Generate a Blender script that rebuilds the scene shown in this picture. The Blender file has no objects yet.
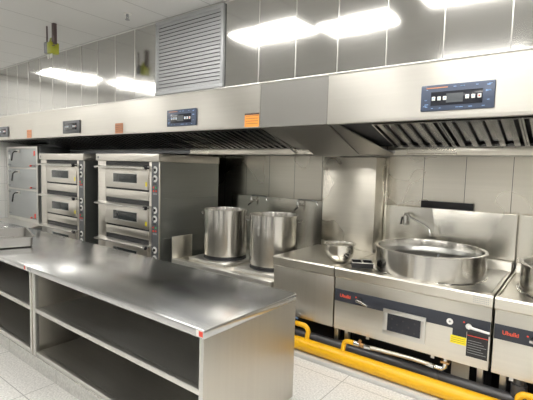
import bpy, bmesh, math, random
from mathutils import Vector, Matrix
random.seed(7)
C = bpy.context.scene.collection
PI = math.pi

# ------------------------------------------------------------------ materials
def new_mat(name):
    m = bpy.data.materials.new(name); m.use_nodes = True
    nt = m.node_tree
    return m, nt, nt.nodes['Principled BSDF']

def plain(name, col, rough=0.5, metal=0.0, emit=None, strength=0.0):
    m, nt, b = new_mat(name)
    b.inputs['Base Color'].default_value = (*col, 1)
    b.inputs['Roughness'].default_value = rough
    b.inputs['Metallic'].default_value = metal
    n = nt.nodes.new('ShaderNodeTexNoise'); n.inputs['Scale'].default_value = 14
    tc = nt.nodes.new('ShaderNodeTexCoord'); nt.links.new(tc.outputs['Object'], n.inputs['Vector'])
    mr = nt.nodes.new('ShaderNodeMapRange')
    mr.inputs['To Min'].default_value = max(0.02, rough - 0.06); mr.inputs['To Max'].default_value = min(1, rough + 0.06)
    nt.links.new(n.outputs['Fac'], mr.inputs['Value']); nt.links.new(mr.outputs['Result'], b.inputs['Roughness'])
    if emit:
        b.inputs['Emission Color'].default_value = (*emit, 1); b.inputs['Emission Strength'].default_value = strength
    return m

def steel(name, col=(0.62, 0.605, 0.57), rough=0.25, grain='x', wave=0.0, wave_scale=1.6, smudge=0.10, aniso=0.0, axis='Z'):
    """brushed stainless steel: grain is a stretched noise along one axis, wave a slow buckle of the sheet"""
    m, nt, b = new_mat(name); L = nt.links.new
    b.inputs['Metallic'].default_value = 1.0
    tc = nt.nodes.new('ShaderNodeTexCoord')
    mp = nt.nodes.new('ShaderNodeMapping'); L(tc.outputs['Object'], mp.inputs['Vector'])
    mp.inputs['Scale'].default_value = {'x': (1.0, 45, 45), 'y': (45, 1.0, 45), 'z': (45, 45, 1.0)}[grain]
    g = nt.nodes.new('ShaderNodeTexNoise'); g.inputs['Scale'].default_value = 1.0; g.inputs['Detail'].default_value = 3
    L(mp.outputs['Vector'], g.inputs['Vector'])
    s = nt.nodes.new('ShaderNodeTexNoise'); s.inputs['Scale'].default_value = 1.9; s.inputs['Detail'].default_value = 2
    L(tc.outputs['Object'], s.inputs['Vector'])
    mr = nt.nodes.new('ShaderNodeMapRange'); mr.inputs['From Min'].default_value = 0.25; mr.inputs['From Max'].default_value = 0.75
    smudge *= 0.35
    mr.inputs['To Min'].default_value = max(0.04, rough - smudge); mr.inputs['To Max'].default_value = rough + smudge
    L(s.outputs['Fac'], mr.inputs['Value']); L(mr.outputs['Result'], b.inputs['Roughness'])
    mx = nt.nodes.new('ShaderNodeMixRGB'); mx.inputs['Color1'].default_value = (*[c * 0.95 for c in col], 1)
    mx.inputs['Color2'].default_value = (*[min(1, c * 1.05) for c in col], 1)
    L(g.outputs['Fac'], mx.inputs['Fac']); L(mx.outputs['Color'], b.inputs['Base Color'])
    if aniso:
        b.inputs['Anisotropic'].default_value = aniso; b.inputs['Anisotropic Rotation'].default_value = 0.25
        t = nt.nodes.new('ShaderNodeTangent'); t.direction_type = 'RADIAL'; t.axis = axis
        L(t.outputs['Tangent'], b.inputs['Tangent'])
    return m

def tile_mat(name, col, grout, sx, sy, ox=0, oy=0, axes='xy', rough=0.35, speck=0.12, gw=0.006):
    m, nt, b = new_mat(name); L = nt.links.new
    tc = nt.nodes.new('ShaderNodeTexCoord'); sp = nt.nodes.new('ShaderNodeSeparateXYZ'); L(tc.outputs['Object'], sp.inputs[0])
    def edge(ax, size, off):
        a = nt.nodes.new('ShaderNodeMath'); a.operation = 'SUBTRACT'; L(sp.outputs[ax.upper()], a.inputs[0]); a.inputs[1].default_value = off - 100 * size
        d = nt.nodes.new('ShaderNodeMath'); d.operation = 'MODULO'; L(a.outputs[0], d.inputs[0]); d.inputs[1].default_value = size
        c = nt.nodes.new('ShaderNodeMath'); c.operation = 'LESS_THAN'; L(d.outputs[0], c.inputs[0]); c.inputs[1].default_value = gw
        return c
    e1, e2 = edge(axes[0], sx, ox), edge(axes[1], sy, oy)
    mxx = nt.nodes.new('ShaderNodeMath'); mxx.operation = 'MAXIMUM'; L(e1.outputs[0], mxx.inputs[0]); L(e2.outputs[0], mxx.inputs[1])
    n = nt.nodes.new('ShaderNodeTexNoise'); n.inputs['Scale'].default_value = 75; n.inputs['Detail'].default_value = 4
    L(tc.outputs['Object'], n.inputs['Vector'])
    cr = nt.nodes.new('ShaderNodeMapRange'); cr.inputs['From Min'].default_value = 0.35; cr.inputs['From Max'].default_value = 0.65
    L(n.outputs['Fac'], cr.inputs['Value'])
    mc = nt.nodes.new('ShaderNodeMixRGB'); L(cr.outputs['Result'], mc.inputs['Fac'])
    mc.inputs['Color1'].default_value = (*[c * (1 - speck) for c in col], 1); mc.inputs['Color2'].default_value = (*[min(1, c * (1 + speck)) for c in col], 1)
    mg = nt.nodes.new('ShaderNodeMixRGB'); L(mxx.outputs[0], mg.inputs['Fac']); L(mc.outputs['Color'], mg.inputs['Color1'])
    mg.inputs['Color2'].default_value = (*grout, 1); L(mg.outputs['Color'], b.inputs['Base Color'])
    b.inputs['Roughness'].default_value = rough
    return m

M = {}
M['clad'] = steel('bulkhead_steel', (0.60, 0.595, 0.575), 0.10, 'x', 0, 1, 0.06, 0.5)
M['fascia'] = steel('hood_fascia_steel', (0.64, 0.62, 0.575), 0.30, 'x', 0, 1, 0.05, 0.75)
M['filler'] = steel('filler_steel', (0.66, 0.65, 0.63), 0.24, 'x', 0, 1, 0.04, 0.3)
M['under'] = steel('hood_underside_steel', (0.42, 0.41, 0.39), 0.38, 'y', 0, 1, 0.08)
M['under_shaded'] = steel('hood_underside_shaded_steel', (0.16, 0.165, 0.175), 0.35, 'y', 0, 1, 0.08)  # darker copy of the underside steel, carries the shade under the hoods
M['wall_steel'] = steel('wall_panel_steel', (0.74, 0.705, 0.63), 0.28, 'x', 0, 1, 0.06, 0.3)
M['baffle'] = steel('baffle_steel', (0.42, 0.42, 0.42), 0.24, 'y', 0, 1, 0.08)
M['top'] = steel('table_top_steel', (0.62, 0.625, 0.63), 0.22, 'x', 0, 1, 0.16, 0.8, 'Y')
M['sheet'] = steel('sheet_steel', (0.60, 0.57, 0.51), 0.34, 'z', 0, 1, 0.07, 0.5)
M['shelf'] = steel('shelf_steel', (0.62, 0.61, 0.58), 0.42, 'x', 0, 1, 0.12)
M['frame'] = steel('frame_steel', (0.72, 0.71, 0.68), 0.38, 'x', 0, 1, 0.05)
M['range'] = steel('range_steel', (0.76, 0.73, 0.66), 0.32, 'x', 0, 1, 0.07, 0.3)
M['splash'] = steel('splash_steel', (0.74, 0.72, 0.66), 0.22, 'x', 0, 1, 0.06, 0.7)
M['pot'] = steel('pot_steel', (0.66, 0.645, 0.61), 0.19, 'x', 0, 1, 0.04, 0.85)
M['bowlsteel'] = steel('polished_steel', (0.72, 0.70, 0.65), 0.20, 'x', 0, 1, 0.03)
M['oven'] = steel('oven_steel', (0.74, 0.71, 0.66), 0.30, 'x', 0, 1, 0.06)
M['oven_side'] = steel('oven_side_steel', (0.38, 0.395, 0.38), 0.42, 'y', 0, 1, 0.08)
M['woksteel'] = steel('wok_steel', (0.66, 0.66, 0.64), 0.30, 'x', 0, 1, 0.05)
M['chrome'] = steel('chrome', (0.75, 0.75, 0.74), 0.10, 'z', 0, 1, 0.03)
M['steamer'] = steel('steamer_steel', (0.47, 0.49, 0.50), 0.38, 'x', 0, 1, 0.08)
M['vent'] = plain('vent_paint', (0.43, 0.44, 0.45), 0.45, 0.25)
M['ceiling'] = tile_mat('ceiling_panels', (0.60, 0.60, 0.585), (0.40, 0.40, 0.39), 0.6, 1.2, -0.45, 0.4, 'xy', 0.6, 0.01, 0.012)
M['floor'] = tile_mat('floor_tiles', (0.72, 0.71, 0.685), (0.36, 0.36, 0.34), 0.8, 0.8, -2.95, 1.177, 'xy', 0.30, 0.16, 0.006)
M['plinth'] = tile_mat('plinth_tiles', (0.55, 0.545, 0.52), (0.36, 0.36, 0.34), 0.8, 3.0, -2.93, -1.4, 'xz', 0.35, 0.14, 0.007)
M['wtile_x'] = tile_mat('wall_tiles_side', (0.74, 0.735, 0.71), (0.50, 0.50, 0.48), 0.6, 0.3, 0.0, 0.0, 'yz', 0.25, 0.02, 0.005)
M['wtile_y'] = tile_mat('wall_tiles_front', (0.66, 0.655, 0.63), (0.48, 0.48, 0.46), 0.6, 0.3, 0.0, 0.0, 'xz', 0.25, 0.02, 0.005)
M['curb'] = plain('white_curb', (0.62, 0.62, 0.60), 0.45)
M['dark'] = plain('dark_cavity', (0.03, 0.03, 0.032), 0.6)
M['black'] = plain('black_plastic', (0.018, 0.018, 0.02), 0.35)
M['castiron'] = plain('black_cast_iron', (0.02, 0.02, 0.022), 0.5, 0.3)
M['glass'] = plain('dark_glass', (0.035, 0.042, 0.045), 0.08)
M['yellow'] = plain('yellow_pipe_paint', (0.86, 0.47, 0.01), 0.32)
M['blackpipe'] = plain('black_pipe', (0.07, 0.07, 0.075), 0.30)
M['white'] = plain('white_plastic', (0.80, 0.80, 0.78), 0.35)
M['orange'] = plain('orange_sticker', (0.85, 0.33, 0.06), 0.45)
M['rust'] = plain('brown_orange_sticker', (0.58, 0.25, 0.12), 0.5)
M['red'] = plain('red_print', (0.80, 0.07, 0.04), 0.4)
M['logored'] = plain('orange_red_lettering', (0.72, 0.10, 0.055), 0.45)
M['yellowlab'] = plain('yellow_label', (0.90, 0.75, 0.02), 0.45)
M['navy'] = plain('navy_control_band', (0.030, 0.034, 0.046), 0.45)
M['bluegrey'] = plain('blue_grey_frame', (0.075, 0.095, 0.145), 0.35, 0.2)
M['greyframe'] = plain('grey_frame', (0.12, 0.125, 0.135), 0.4, 0.2)
M['screen'] = plain('black_screen', (0.02, 0.022, 0.03), 0.15)
M['lcd'] = plain('grey_lcd', (0.09, 0.10, 0.11), 0.2)
M['blueprint'] = plain('pale_blue_print', (0.30, 0.48, 0.80), 0.4)
M['textgrey'] = plain('grey_print', (0.30, 0.31, 0.32), 0.5)
M['brass'] = plain('brass', (0.62, 0.38, 0.18), 0.3, 1.0)
M['blue'] = plain('blue_grey_lever', (0.12, 0.20, 0.33), 0.35)
M['green'] = plain('green_button', (0.05, 0.40, 0.16), 0.35)
M['lime'] = plain('yellow_green_housing', (0.34, 0.36, 0.03), 0.4)
M['housing'] = plain('grey_housing', (0.22, 0.23, 0.25), 0.45)
M['rod'] = plain('dark_rod', (0.10, 0.07, 0.07), 0.45, 0.3)
M['beige'] = plain('beige_board', (0.62, 0.57, 0.47), 0.6)
M['alu'] = plain('white_light_frame', (0.80, 0.80, 0.80), 0.4)
M['led'] = plain('led_diffuser', (0.9, 0.9, 0.9), 0.5, 0, (1.0, 0.975, 0.93), 13.0)

# ------------------------------------------------------------------ helpers
class MB:
    def __init__(s): s.bm = bmesh.new()
    def box(s, x0, x1, y0, y1, z0, z1, bev=0.0, mat=None):
        vs = [s.bm.verts.new(p) for p in ((x0,y0,z0),(x1,y0,z0),(x1,y1,z0),(x0,y1,z0),(x0,y0,z1),(x1,y0,z1),(x1,y1,z1),(x0,y1,z1))]
        fs = [s.bm.faces.new([vs[i] for i in f]) for f in ((0,3,2,1),(4,5,6,7),(0,1,5,4),(1,2,6,5),(2,3,7,6),(3,0,4,7))]
        if bev:
            es = list({e for f in fs for e in f.edges})
            bmesh.ops.bevel(s.bm, geom=es, offset=bev, segments=2, profile=0.5, affect='EDGES')
        if mat is not None:
            bmesh.ops.transform(s.bm, matrix=mat, verts=[v for v in vs if v.is_valid])
        return s
    def quad(s, *pts):
        s.bm.faces.new([s.bm.verts.new(p) for p in pts]); return s
    def prism(s, prof, x0, x1, axis='x'):
        """prof: list of (y,z) [axis x] or (x,z) [axis y]"""
        def P(a, t): return (t, a[0], a[1]) if axis == 'x' else ((a[0], t, a[1]) if axis == 'y' else (a[0], a[1], t))
        A = [s.bm.verts.new(P(p, x0)) for p in prof]; B = [s.bm.verts.new(P(p, x1)) for p in prof]
        n = len(prof)
        for i in range(n): s.bm.faces.new((A[i], A[(i+1) % n], B[(i+1) % n], B[i]))
        s.bm.faces.new(A[::-1]); s.bm.faces.new(B); return s
    def tube(s, pts, r, n=12, caps=True):
        pts = [Vector(p) for p in pts]; rings = []
        rr = r if isinstance(r, (list, tuple)) else [r] * len(pts)
        up = None
        for i, p in enumerate(pts):
            d = (pts[min(i+1, len(pts)-1)] - pts[max(i-1, 0)]).normalized()
            if up is None:
                a = Vector((0,0,1)) if abs(d.z) < 0.9 else Vector((1,0,0)); up = (a - d * a.dot(d)).normalized()
            else: up = (up - d * up.dot(d)).normalized()
            sd = d.cross(up)
            rings.append([s.bm.verts.new(p + (up * math.cos(2*PI*k/n) + sd * math.sin(2*PI*k/n)) * rr[i]) for k in range(n)])
        for a, b in zip(rings, rings[1:]):
            for k in range(n): s.bm.faces.new((a[k], a[(k+1) % n], b[(k+1) % n], b[k]))
        if caps: s.bm.faces.new(rings[0][::-1]); s.bm.faces.new(rings[-1])
        return s
    def lathe(s, prof, c=(0,0), n=48, closed=False, rip=0.0):
        rings = []
        K = [1 + rip*(math.sin(5*2*PI*k/n+1) + 0.8*math.sin(9*2*PI*k/n+2.2) + 0.5*math.sin(17*2*PI*k/n)) for k in range(n)]
        for r, z in prof:
            if r < 1e-6: rings.append([s.bm.verts.new((c[0], c[1], z))])
            else: rings.append([s.bm.verts.new((c[0] + r*K[k]*math.cos(2*PI*k/n), c[1] + r*K[k]*math.sin(2*PI*k/n), z)) for k in range(n)])
        pr = list(zip(rings, rings[1:])) + ([(rings[-1], rings[0])] if closed else [])
        for a, b in pr:
            for k in range(n):
                k2 = (k+1) % n
                if len(a) == 1 and len(b) == 1: continue
                if len(a) == 1: s.bm.faces.new((a[0], b[k2], b[k]))
                elif len(b) == 1: s.bm.faces.new((a[k], a[k2], b[0]))
                else: s.bm.faces.new((a[k], a[k2], b[k2], b[k]))
        return s
    def ycyl(s, x, z, r, y0, y1, n=20):
        return s.tube([(x, y0, z), (x, y1, z)], r, n)
    def build(s, name, mat, parent=None, smooth=True):
        bmesh.ops.recalc_face_normals(s.bm, faces=s.bm.faces)
        me = bpy.data.meshes.new(name); s.bm.to_mesh(me); s.bm.free()
        me.materials.append(M[mat] if isinstance(mat, str) else mat)
        if smooth:
            for p in me.polygons: p.use_smooth = True
            me.set_sharp_from_angle(angle=math.radians(32))
        o = bpy.data.objects.new(name, me); C.objects.link(o)
        if parent: o.parent = parent
        return o

def tag(o, label=None, cat=None, group=None, kind=None):
    if label: o['label'] = label
    if cat: o['category'] = cat
    if group: o['group'] = group
    if kind: o['kind'] = kind
    return o
def empty(name, loc, label, cat, group=None):
    o = bpy.data.objects.new(name, None); C.objects.link(o); o.location = loc; o.empty_display_size = 0.1
    return tag(o, label, cat, group)
def struct(o): o['kind'] = 'structure'; return o
def copy_tree(o, parent=None):
    c = o.copy(); C.objects.link(c)
    if parent: c.parent = parent
    for ch in list(o.children): copy_tree(ch, c)
    return c
def arc(c, r, a0, a1, plane, n=8):
    out = []
    for i in range(n+1):
        a = a0 + (a1-a0)*i/n; u, v = r*math.cos(a), r*math.sin(a)
        out.append({'xz': (c[0]+u, c[1], c[2]+v), 'yz': (c[0], c[1]+u, c[2]+v), 'xy': (c[0]+u, c[1]+v, c[2])}[plane])
    return out
def text(name, s, size, loc, mat, parent, xscale=1.0, thick=0.0006):
    """lettering on a surface facing -Y; loc = left baseline"""
    cu = bpy.data.curves.new(name, 'FONT'); cu.body = s; cu.size = size; cu.extrude = thick; cu.offset = size*0.03
    t = bpy.data.objects.new(name, cu); C.objects.link(t)
    bpy.context.view_layer.update()
    me = bpy.data.meshes.new_from_object(t.evaluated_get(bpy.context.evaluated_depsgraph_get()))
    bpy.data.objects.remove(t)
    me.transform(Matrix.Translation(Vector(loc)) @ Matrix.Rotation(PI/2, 4, 'X') @ Matrix.Diagonal((xscale, 1, 1, 1)))
    me.materials.clear(); me.materials.append(M[mat])
    o = bpy.data.objects.new(name, me); C.objects.link(o); o.parent = parent
    return o

# ------------------------------------------------------------------ the room
XL, XR, YF, YB, ZC = -8.1, 3.4, -3.0, 4.15, 3.09
YH = 2.80           # hood fascia plane
YU = 2.82           # bulkhead cladding plane
struct(MB().box(XL-0.1, XR+0.1, YF-0.1, YB+0.1, -0.1, 0).build('floor', 'floor', smooth=False))
struct(MB().box(XL-0.1, XR+0.1, YF-0.1, YB+0.1, ZC, ZC+0.1).build('ceiling', 'ceiling', smooth=False))
struct(MB().box(XL-0.1, XL, YF, YB, 0, ZC).build('wall_left', 'wtile_x', smooth=False))
struct(MB().box(XR, XR+0.1, YF, YB, 0, ZC).build('wall_right', 'wtile_x', smooth=False))
struct(MB().box(XL-0.1, XR+0.1, YF-0.1, YF, 0, ZC).build('wall_front', 'wtile_y', smooth=False))
struct(MB().box(XL-0.1, XR+0.1, YB+0.012, YB+0.1, 0, ZC).build('wall_back', 'wtile_y', smooth=False))

for n_, (dx, dw) in enumerate(((-6.4, 1.0), (-3.0, 0.9), (0.2, 1.6))):  # unseen doors added behind the camera so the steel reflects dark streaks
    d_ = MB().box(dx, dx+dw, YF+0.001, YF+0.05, 0.01, 2.1, 0.004).build('door_%d' % (n_+1), 'greyframe'); struct(d_)
    MB().box(dx+dw-0.12, dx+dw-0.08, YF+0.051, YF+0.09, 0.95, 1.15, 0.004).build('door_handle', 'chrome', d_)
def buckled(b, x0, x1, z0, z1, y, amp, nx=10, nz=14, t=0.008):
    """a sheet-steel panel facing -Y, slightly buckled and folded back at its rim"""
    tilt = random.uniform(-1, 1) * amp * 0.5; bow = amp * random.uniform(0.3, 1.1); vz = random.uniform(-0.4, 0.4)
    g = []
    for i in range(nx+1):
        row = []
        for j in range(nz+1):
            u, v = i/nx, j/nz; X, Z_ = x0 + (x1-x0)*u, z0 + (z1-z0)*v
            d = amp * (0.55*math.sin(2.1*X + 5.0*Z_) + 0.5*math.sin(5.3*X - 3.0*Z_ + 1.0) + 0.2*math.sin(9.0*Z_ + 0.9*X)) \
                + bow*math.sin(PI*u)*(1 + vz*math.sin(6*v)) + tilt*(u-0.5)
            row.append(b.bm.verts.new((x0 + (x1-x0)*u, y + d, z0 + (z1-z0)*v)))
        g.append(row)
    for i in range(nx):
        for j in range(nz):
            b.bm.faces.new((g[i][j], g[i+1][j], g[i+1][j+1], g[i][j+1]))
# bulkhead over the hoods: a box of steel cladding hung from the ceiling
cl = MB(); sm = MB(); pitch = 0.377
VX0, VX1 = -3.645, -2.675
xs = [VX1 + 0.018] + [-2.272 + pitch*i for i in range(0, 15)]
xs = [x for x in xs if x < XR] + [XR - 0.002]
xl = [VX0 - 0.012 - pitch*i for i in range(0, 12)] + [XL + 0.002]
xl = sorted(set(round(x, 4) for x in xl if x >= XL))
for seq in (xl, xs):
    for a, b_ in zip(seq, seq[1:]):
        if b_ - a < 0.02: continue
        buckled(cl, a+0.003, b_-0.003, 2.325, ZC-0.012, YU, 0.0014)
        sm.box(b_-0.0035, b_+0.0035, YU-0.004, YU+0.01, 2.325, ZC-0.012, 0.001)
buckled(cl, VX0-0.012, VX1+0.018, 2.325, ZC-0.012, YU+0.012, 0.0005)
cl.box(XL+0.002, XR-0.002, YU+0.03, YB-0.02, 2.325, ZC-0.002)
struct(cl.build('wall_bulkhead', 'clad'))
struct(sm.build('trim_1', 'frame'))
struct(MB().box(XL+0.002, XR-0.002, YU-0.012, YU+0.02, ZC-0.012, ZC-0.001, 0.002).build('trim_2', 'curb'))

# steel panels on the back wall
wp = MB()
x = -7.98 - 0.0
for i in range(31):
    x0 = -0.482 + pitch*(9 - i); 
    if x0 < XL or x0 + pitch > XR: continue
    buckled(wp, x0+0.002, x0+pitch-0.002, 0.05, 1.95, YB-0.004, 0.0012, 8, 30)
struct(wp.build('wall_back_cladding', 'wall_steel'))
struct(MB().box(XL+0.002, XR-0.002, YB+0.002, YB+0.011, 0.03, 2.3).build('trim_3', 'dark', smooth=False))
# pier boxed in steel between the hoods
PX0, PX1, PY = -2.18, -1.60, 3.85
pr = MB(); pr.box(PX0, PX1, PY, YB-0.012, 0.0, 1.733, 0.003)
pr.box(PX1+0.001, PX1+0.02, YB-0.06, YB-0.012, 0.0, 1.733, 0.002)
struct(pr.build('wall_pier', 'wall_steel'))
struct(MB().box(-2.28, XR-0.01, 2.90, 3.10, 0.0, 0.034, 0.004).build('trim_4', 'curb'))
struct(MB().box(-2.28, XR-0.01, 3.101, 3.99, 0.0, 0.034).build('floor_shade_strip', 'dark'))  # black floor strip, paints the shade under the ranges

# ------------------------------------------------------------------ ceiling lights
def ceiling_light(x0, x1, y0, y1, label):
    e = empty('ceiling_light', ((x0+x1)/2, (y0+y1)/2, ZC), label, 'ceiling light', 'light panels in the kitchen ceiling')
    hx, hy = (x1-x0)/2, (y1-y0)/2
    f = MB()
    for a in ((-hx, hx, -hy, -hy+0.02), (-hx, hx, hy-0.02, hy), (-hx, -hx+0.02, -hy+0.02, hy-0.02), (hx-0.02, hx, -hy+0.02, hy-0.02)):
        f.box(*a, -0.016, -0.001)
    f.build('frame', 'alu', e)
    MB().box(-hx+0.02, hx-0.02, -hy+0.02, hy-0.02, -0.012, -0.002).build('diffuser', 'led', e, False)
    return e
LS = [(-3.3,-2.35,1.68,2.15,'flat white light panel in the ceiling above the long work table'),
      (-2.33,-1.5,1.45,1.88,'flat white light panel in the ceiling above the right end of the work table'),
      (-1.2,0.2,1.75,2.2,'flat white light panel in the ceiling before the big wok range'),
      (-7.4,-6.8,1.45,2.45,'white light panel in the ceiling at the left before the steamer'),
      (-7.1,-6.5,0.3,1.3,'white light panel in the ceiling above the far end of the table front'),
      (-0.4,0.8,0.0,0.6,'added white light panel in the ceiling over the aisle beside the table end'),  # this and the panels below are unseen, added to even the room light
      (-1.8,-0.6,-0.9,-0.3,'added white light panel in the ceiling just behind the viewer'),
      (-3.4,-2.2,-2.2,-1.6,'added white light panel in the ceiling of the rear aisle'),
      (1.2,2.4,1.2,1.8,'added white light panel in the ceiling at the right of the cookline'),
      (1.2,2.4,-1.4,-0.8,'added white light panel in the ceiling in the rear right corner'),
      (-7.6,-6.4,-1.4,-0.8,'added white light panel in the ceiling in the rear left corner')]
for a in LS: ceiling_light(*a)

# ------------------------------------------------------------------ exhaust hoods
ZB, ZT = 1.945, 2.322
FY0, FZ0, FY1, FZ1 = 2.872, 1.935, 3.385, 1.79     # filter slope
HOODGRP = 'exhaust hoods in a row over the cookline'
def control_panel(e, cx, w, h, zc, style, parent):
    y = -0.001
    p = MB().box(cx-w/2, cx+w/2, y-0.014, y, zc-h/2, zc+h/2, 0.006).build('control_panel', 'bluegrey' if style else 'greyframe', parent)
    sw, sh = w*0.70, h*0.52
    yy = y-0.0142
    dy = -0.006 if style else 0.004
    MB().box(cx-sw/2, cx+sw/2, yy-0.003, yy, zc-sh/2+dy, zc+sh/2+dy, 0.001).build('display_glass', 'screen', p)
    MB().box(cx-sw*0.19, cx+sw*0.14, yy-0.0045, yy-0.0031, zc-sh*0.34+dy, zc+sh*0.32+dy).build('lcd', 'lcd', p)
    for k in range(3):
        bw_ = 0.021
        for side, colr in ((-1, 'white'), (1, 'white' if k < 2 else 'red')):
            bx = cx + side*sw*0.33 + (k-1)*0.034 * (w/0.43)
            bb = MB().box(bx-bw_/2, bx+bw_/2, yy-0.006, yy-0.0031, zc-0.012+dy, zc+0.012+dy, 0.002).build('button', 'white', p)
            if colr == 'red':
                MB().box(bx-0.005, bx+0.005, yy-0.0068, yy-0.0061, zc-0.005+dy, zc+0.005+dy).build('button_mark', 'red', p)
            else:
                MB().box(bx-0.006, bx+0.006, yy-0.0068, yy-0.0061, zc-0.002+dy, zc+0.007+dy).build('button_mark', 'blueprint', p)
    if style:
        dec = MB(); rnd = random.Random(3)
        for k in range(26):      # pale blue circuit print round the display
            t = rnd.random(); 
            if k % 2: px, pz = cx - w*0.45 + w*0.9*t, zc + (1 if k % 4 == 1 else -1)*(h*0.39) + dy*0.2
            else: px, pz = cx + (1 if k % 4 == 0 else -1)*w*0.42 + rnd.uniform(-.006,.006), zc - h*0.36 + h*0.72*t
            l = rnd.uniform(0.008, 0.022); 
            dec.box(px-l/2, px+l/2, yy-0.001, yy, pz-0.0016, pz+0.0016)
        dec.build('decorative_print', 'blueprint', p, False)
        MB().box(cx-w*0.42, cx-w*0.12, yy-0.0012, yy, zc+h*0.36, zc+h*0.40).build('printed_line', 'rust', p, False)
    return p
def hood(x0, x1, pcx, sticker, style, label, f0=None, f1=None, FZ1=FZ1):
    """x0..x1 in the world; the hood's own origin sits at its left bottom corner"""
    e = empty('exhaust_hood', (x0, YH, ZB), label, 'exhaust hood', HOODGRP)
    W = x1-x0-0.002
    def Z(z): return z-ZB
    um = 'under' if style else 'under_shaded'
    def Y(y): return y-YH
    # fascia: folded sheet with a rolled top and bottom lip
    b = MB(); buckled(b, 0.001, W, 0.004, Z(ZT)-0.012, 0.0, 0.0007, 24, 8)
    b.prism([(0.0, -0.0), (0.055, -0.0), (0.055, 0.010), (0.003, 0.010), (0.003, 0.02), (-0.002, 0.02)], 0.001, W)
    b.box(0.001, W, 0.004, 0.018, 0.01, Z(ZT)-0.001)
    b.build('fascia', 'fascia', e)
    MB().box(0.001, W, -0.008, 0.018, Z(ZT)-0.012, Z(ZT), 0.003).build('top_lip', 'frame', e)
    # canopy body: solid above the filters
    a0 = 0.001 if f0 is None else f0-x0
    a1 = W if f1 is None else f1-x0
    b = MB(); b.prism([(0.02, 0.045), (Y(FY1), Z(FZ1)+0.075), (Y(4.13), Z(FZ1)+0.075), (Y(4.13), Z(ZT)-0.004), (0.02, Z(ZT)-0.004)], 0.001, W)
    b.build('canopy', 'dark', e)
    # rear soffit and grease gutter
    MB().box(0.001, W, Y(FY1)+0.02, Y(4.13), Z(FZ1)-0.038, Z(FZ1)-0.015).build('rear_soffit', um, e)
    if label.endswith('stock pots'):
        MB().box(a0, 0.48, Y(FY1)-0.008, Y(FY1)+0.018, Z(FZ1)-0.048, Z(FZ1)+0.002, 0.002).build('shaded_gutter', 'under_shaded', e); ga = 0.482  # first stretch of the gutter, its shade put into a darker steel
    else: ga = a0
    g = MB(); g.box(ga, a1, Y(FY1)-0.008, Y(FY1)+0.018, Z(FZ1)-0.048, Z(FZ1)+0.002, 0.002)
    g.box(ga, a1, Y(FY1)-0.024, Y(FY1)-0.010, Z(FZ1)-0.052, Z(FZ1)-0.042, 0.001)
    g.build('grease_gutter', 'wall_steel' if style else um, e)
    # sloped end plates
    if x0 > -2 :
        b = MB(); zz = Z(FZ1)-0.048
        P_ = [(0.001, 0.055, -0.002), (0.065, 0.055, -0.002), (0.305, Y(FY1)+0.018, zz), (0.001, Y(FY1)+0.018, zz)]
        lo = [b.bm.verts.new(p) for p in P_]; hi = [b.bm.verts.new((p[0], p[1], p[2]+0.008)) for p in P_]
        b.bm.faces.new(lo[::-1]); b.bm.faces.new(hi)
        for k in range(4): b.bm.faces.new((lo[k], lo[(k+1) % 4], hi[(k+1) % 4], hi[k]))
        b.build('end_plate', 'under', e)
    for s0, s1 in ((0.001, a0), (a1, W)):
        if x0 > -2 and s0 < 0.01:
            MB().prism([(0.058, 0.012), (Y(FY1)+0.018, Z(FZ1)+0.020), (Y(FY1)+0.018, Z(FZ1)+0.030), (0.058, 0.024)], s0, s1-0.0005).build('shadow_sheet', 'dark', e)  # black sheet standing in for deep shadow between end plate and filters
        elif s1-s0 > 0.01:
            MB().prism([(0.055, -0.002), (Y(FY1)+0.018, Z(FZ1)-0.048), (Y(FY1)+0.018, Z(FZ1)-0.038), (0.055, 0.012)], s0, s1-0.0005).build('end_plate', 'under', e)
    # baffle filters, about half a metre each
    fl = a1-a0; n = max(1, round(fl/0.5)); fw = fl/n
    d = Vector((0, FY1-FY0, FZ1-FZ0)).normalized(); nn = Vector((0, -d.z, d.y)) # nn points up and back
    L_ = math.hypot(FY1-FY0, FZ1-FZ0)-0.02
    o = Vector((0, Y(FY0), Z(FZ0)))
    for i in range(n):
        b = MB(); xa = a0+i*fw+0.002; xb = xa+fw-0.004
        def slab(xx0, xx1, t0, t1, u0=0.0, u1=None):
            u1_ = L_ if u1 is None else u1
            p = [o+d*u0+nn*t0, o+d*u1_+nn*t0, o+d*u1_+nn*t1, o+d*u0+nn*t1]
            b.prism([(q.y, q.z) for q in p], xx0, xx1)
        slab(xa, xa+0.012, 0, 0.04); slab(xb-0.012, xb, 0, 0.04)
        slab(xa+0.012, xb-0.012, 0, 0.03, 0, 0.012); slab(xa+0.012, xb-0.012, 0, 0.03, L_-0.012, L_)
        k = max(3, round((xb-xa)/0.085)); w = (xb-xa-0.024)/k
        for j in range(k):
            c = xa+0.012+w*(j+0.5)
            slab(c-w*0.20, c+w*0.20, 0.002, 0.006, 0.012, L_-0.012)
            slab(c-w*0.20, c-w*0.20+0.003, 0.006, 0.018, 0.012, L_-0.012)
            slab(c+w*0.20-0.003, c+w*0.20, 0.006, 0.018, 0.012, L_-0.012)
            c2 = c+w*0.5
            if j < k-1: slab(c2-w*0.20, c2+w*0.20, 0.030, 0.034, 0.012, L_-0.045)
        b.build('baffle_filter', 'baffle', e)
    control_panel(e, pcx-x0, 0.43, 0.165, Z(2.077 if style else 2.068), style, e)
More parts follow.
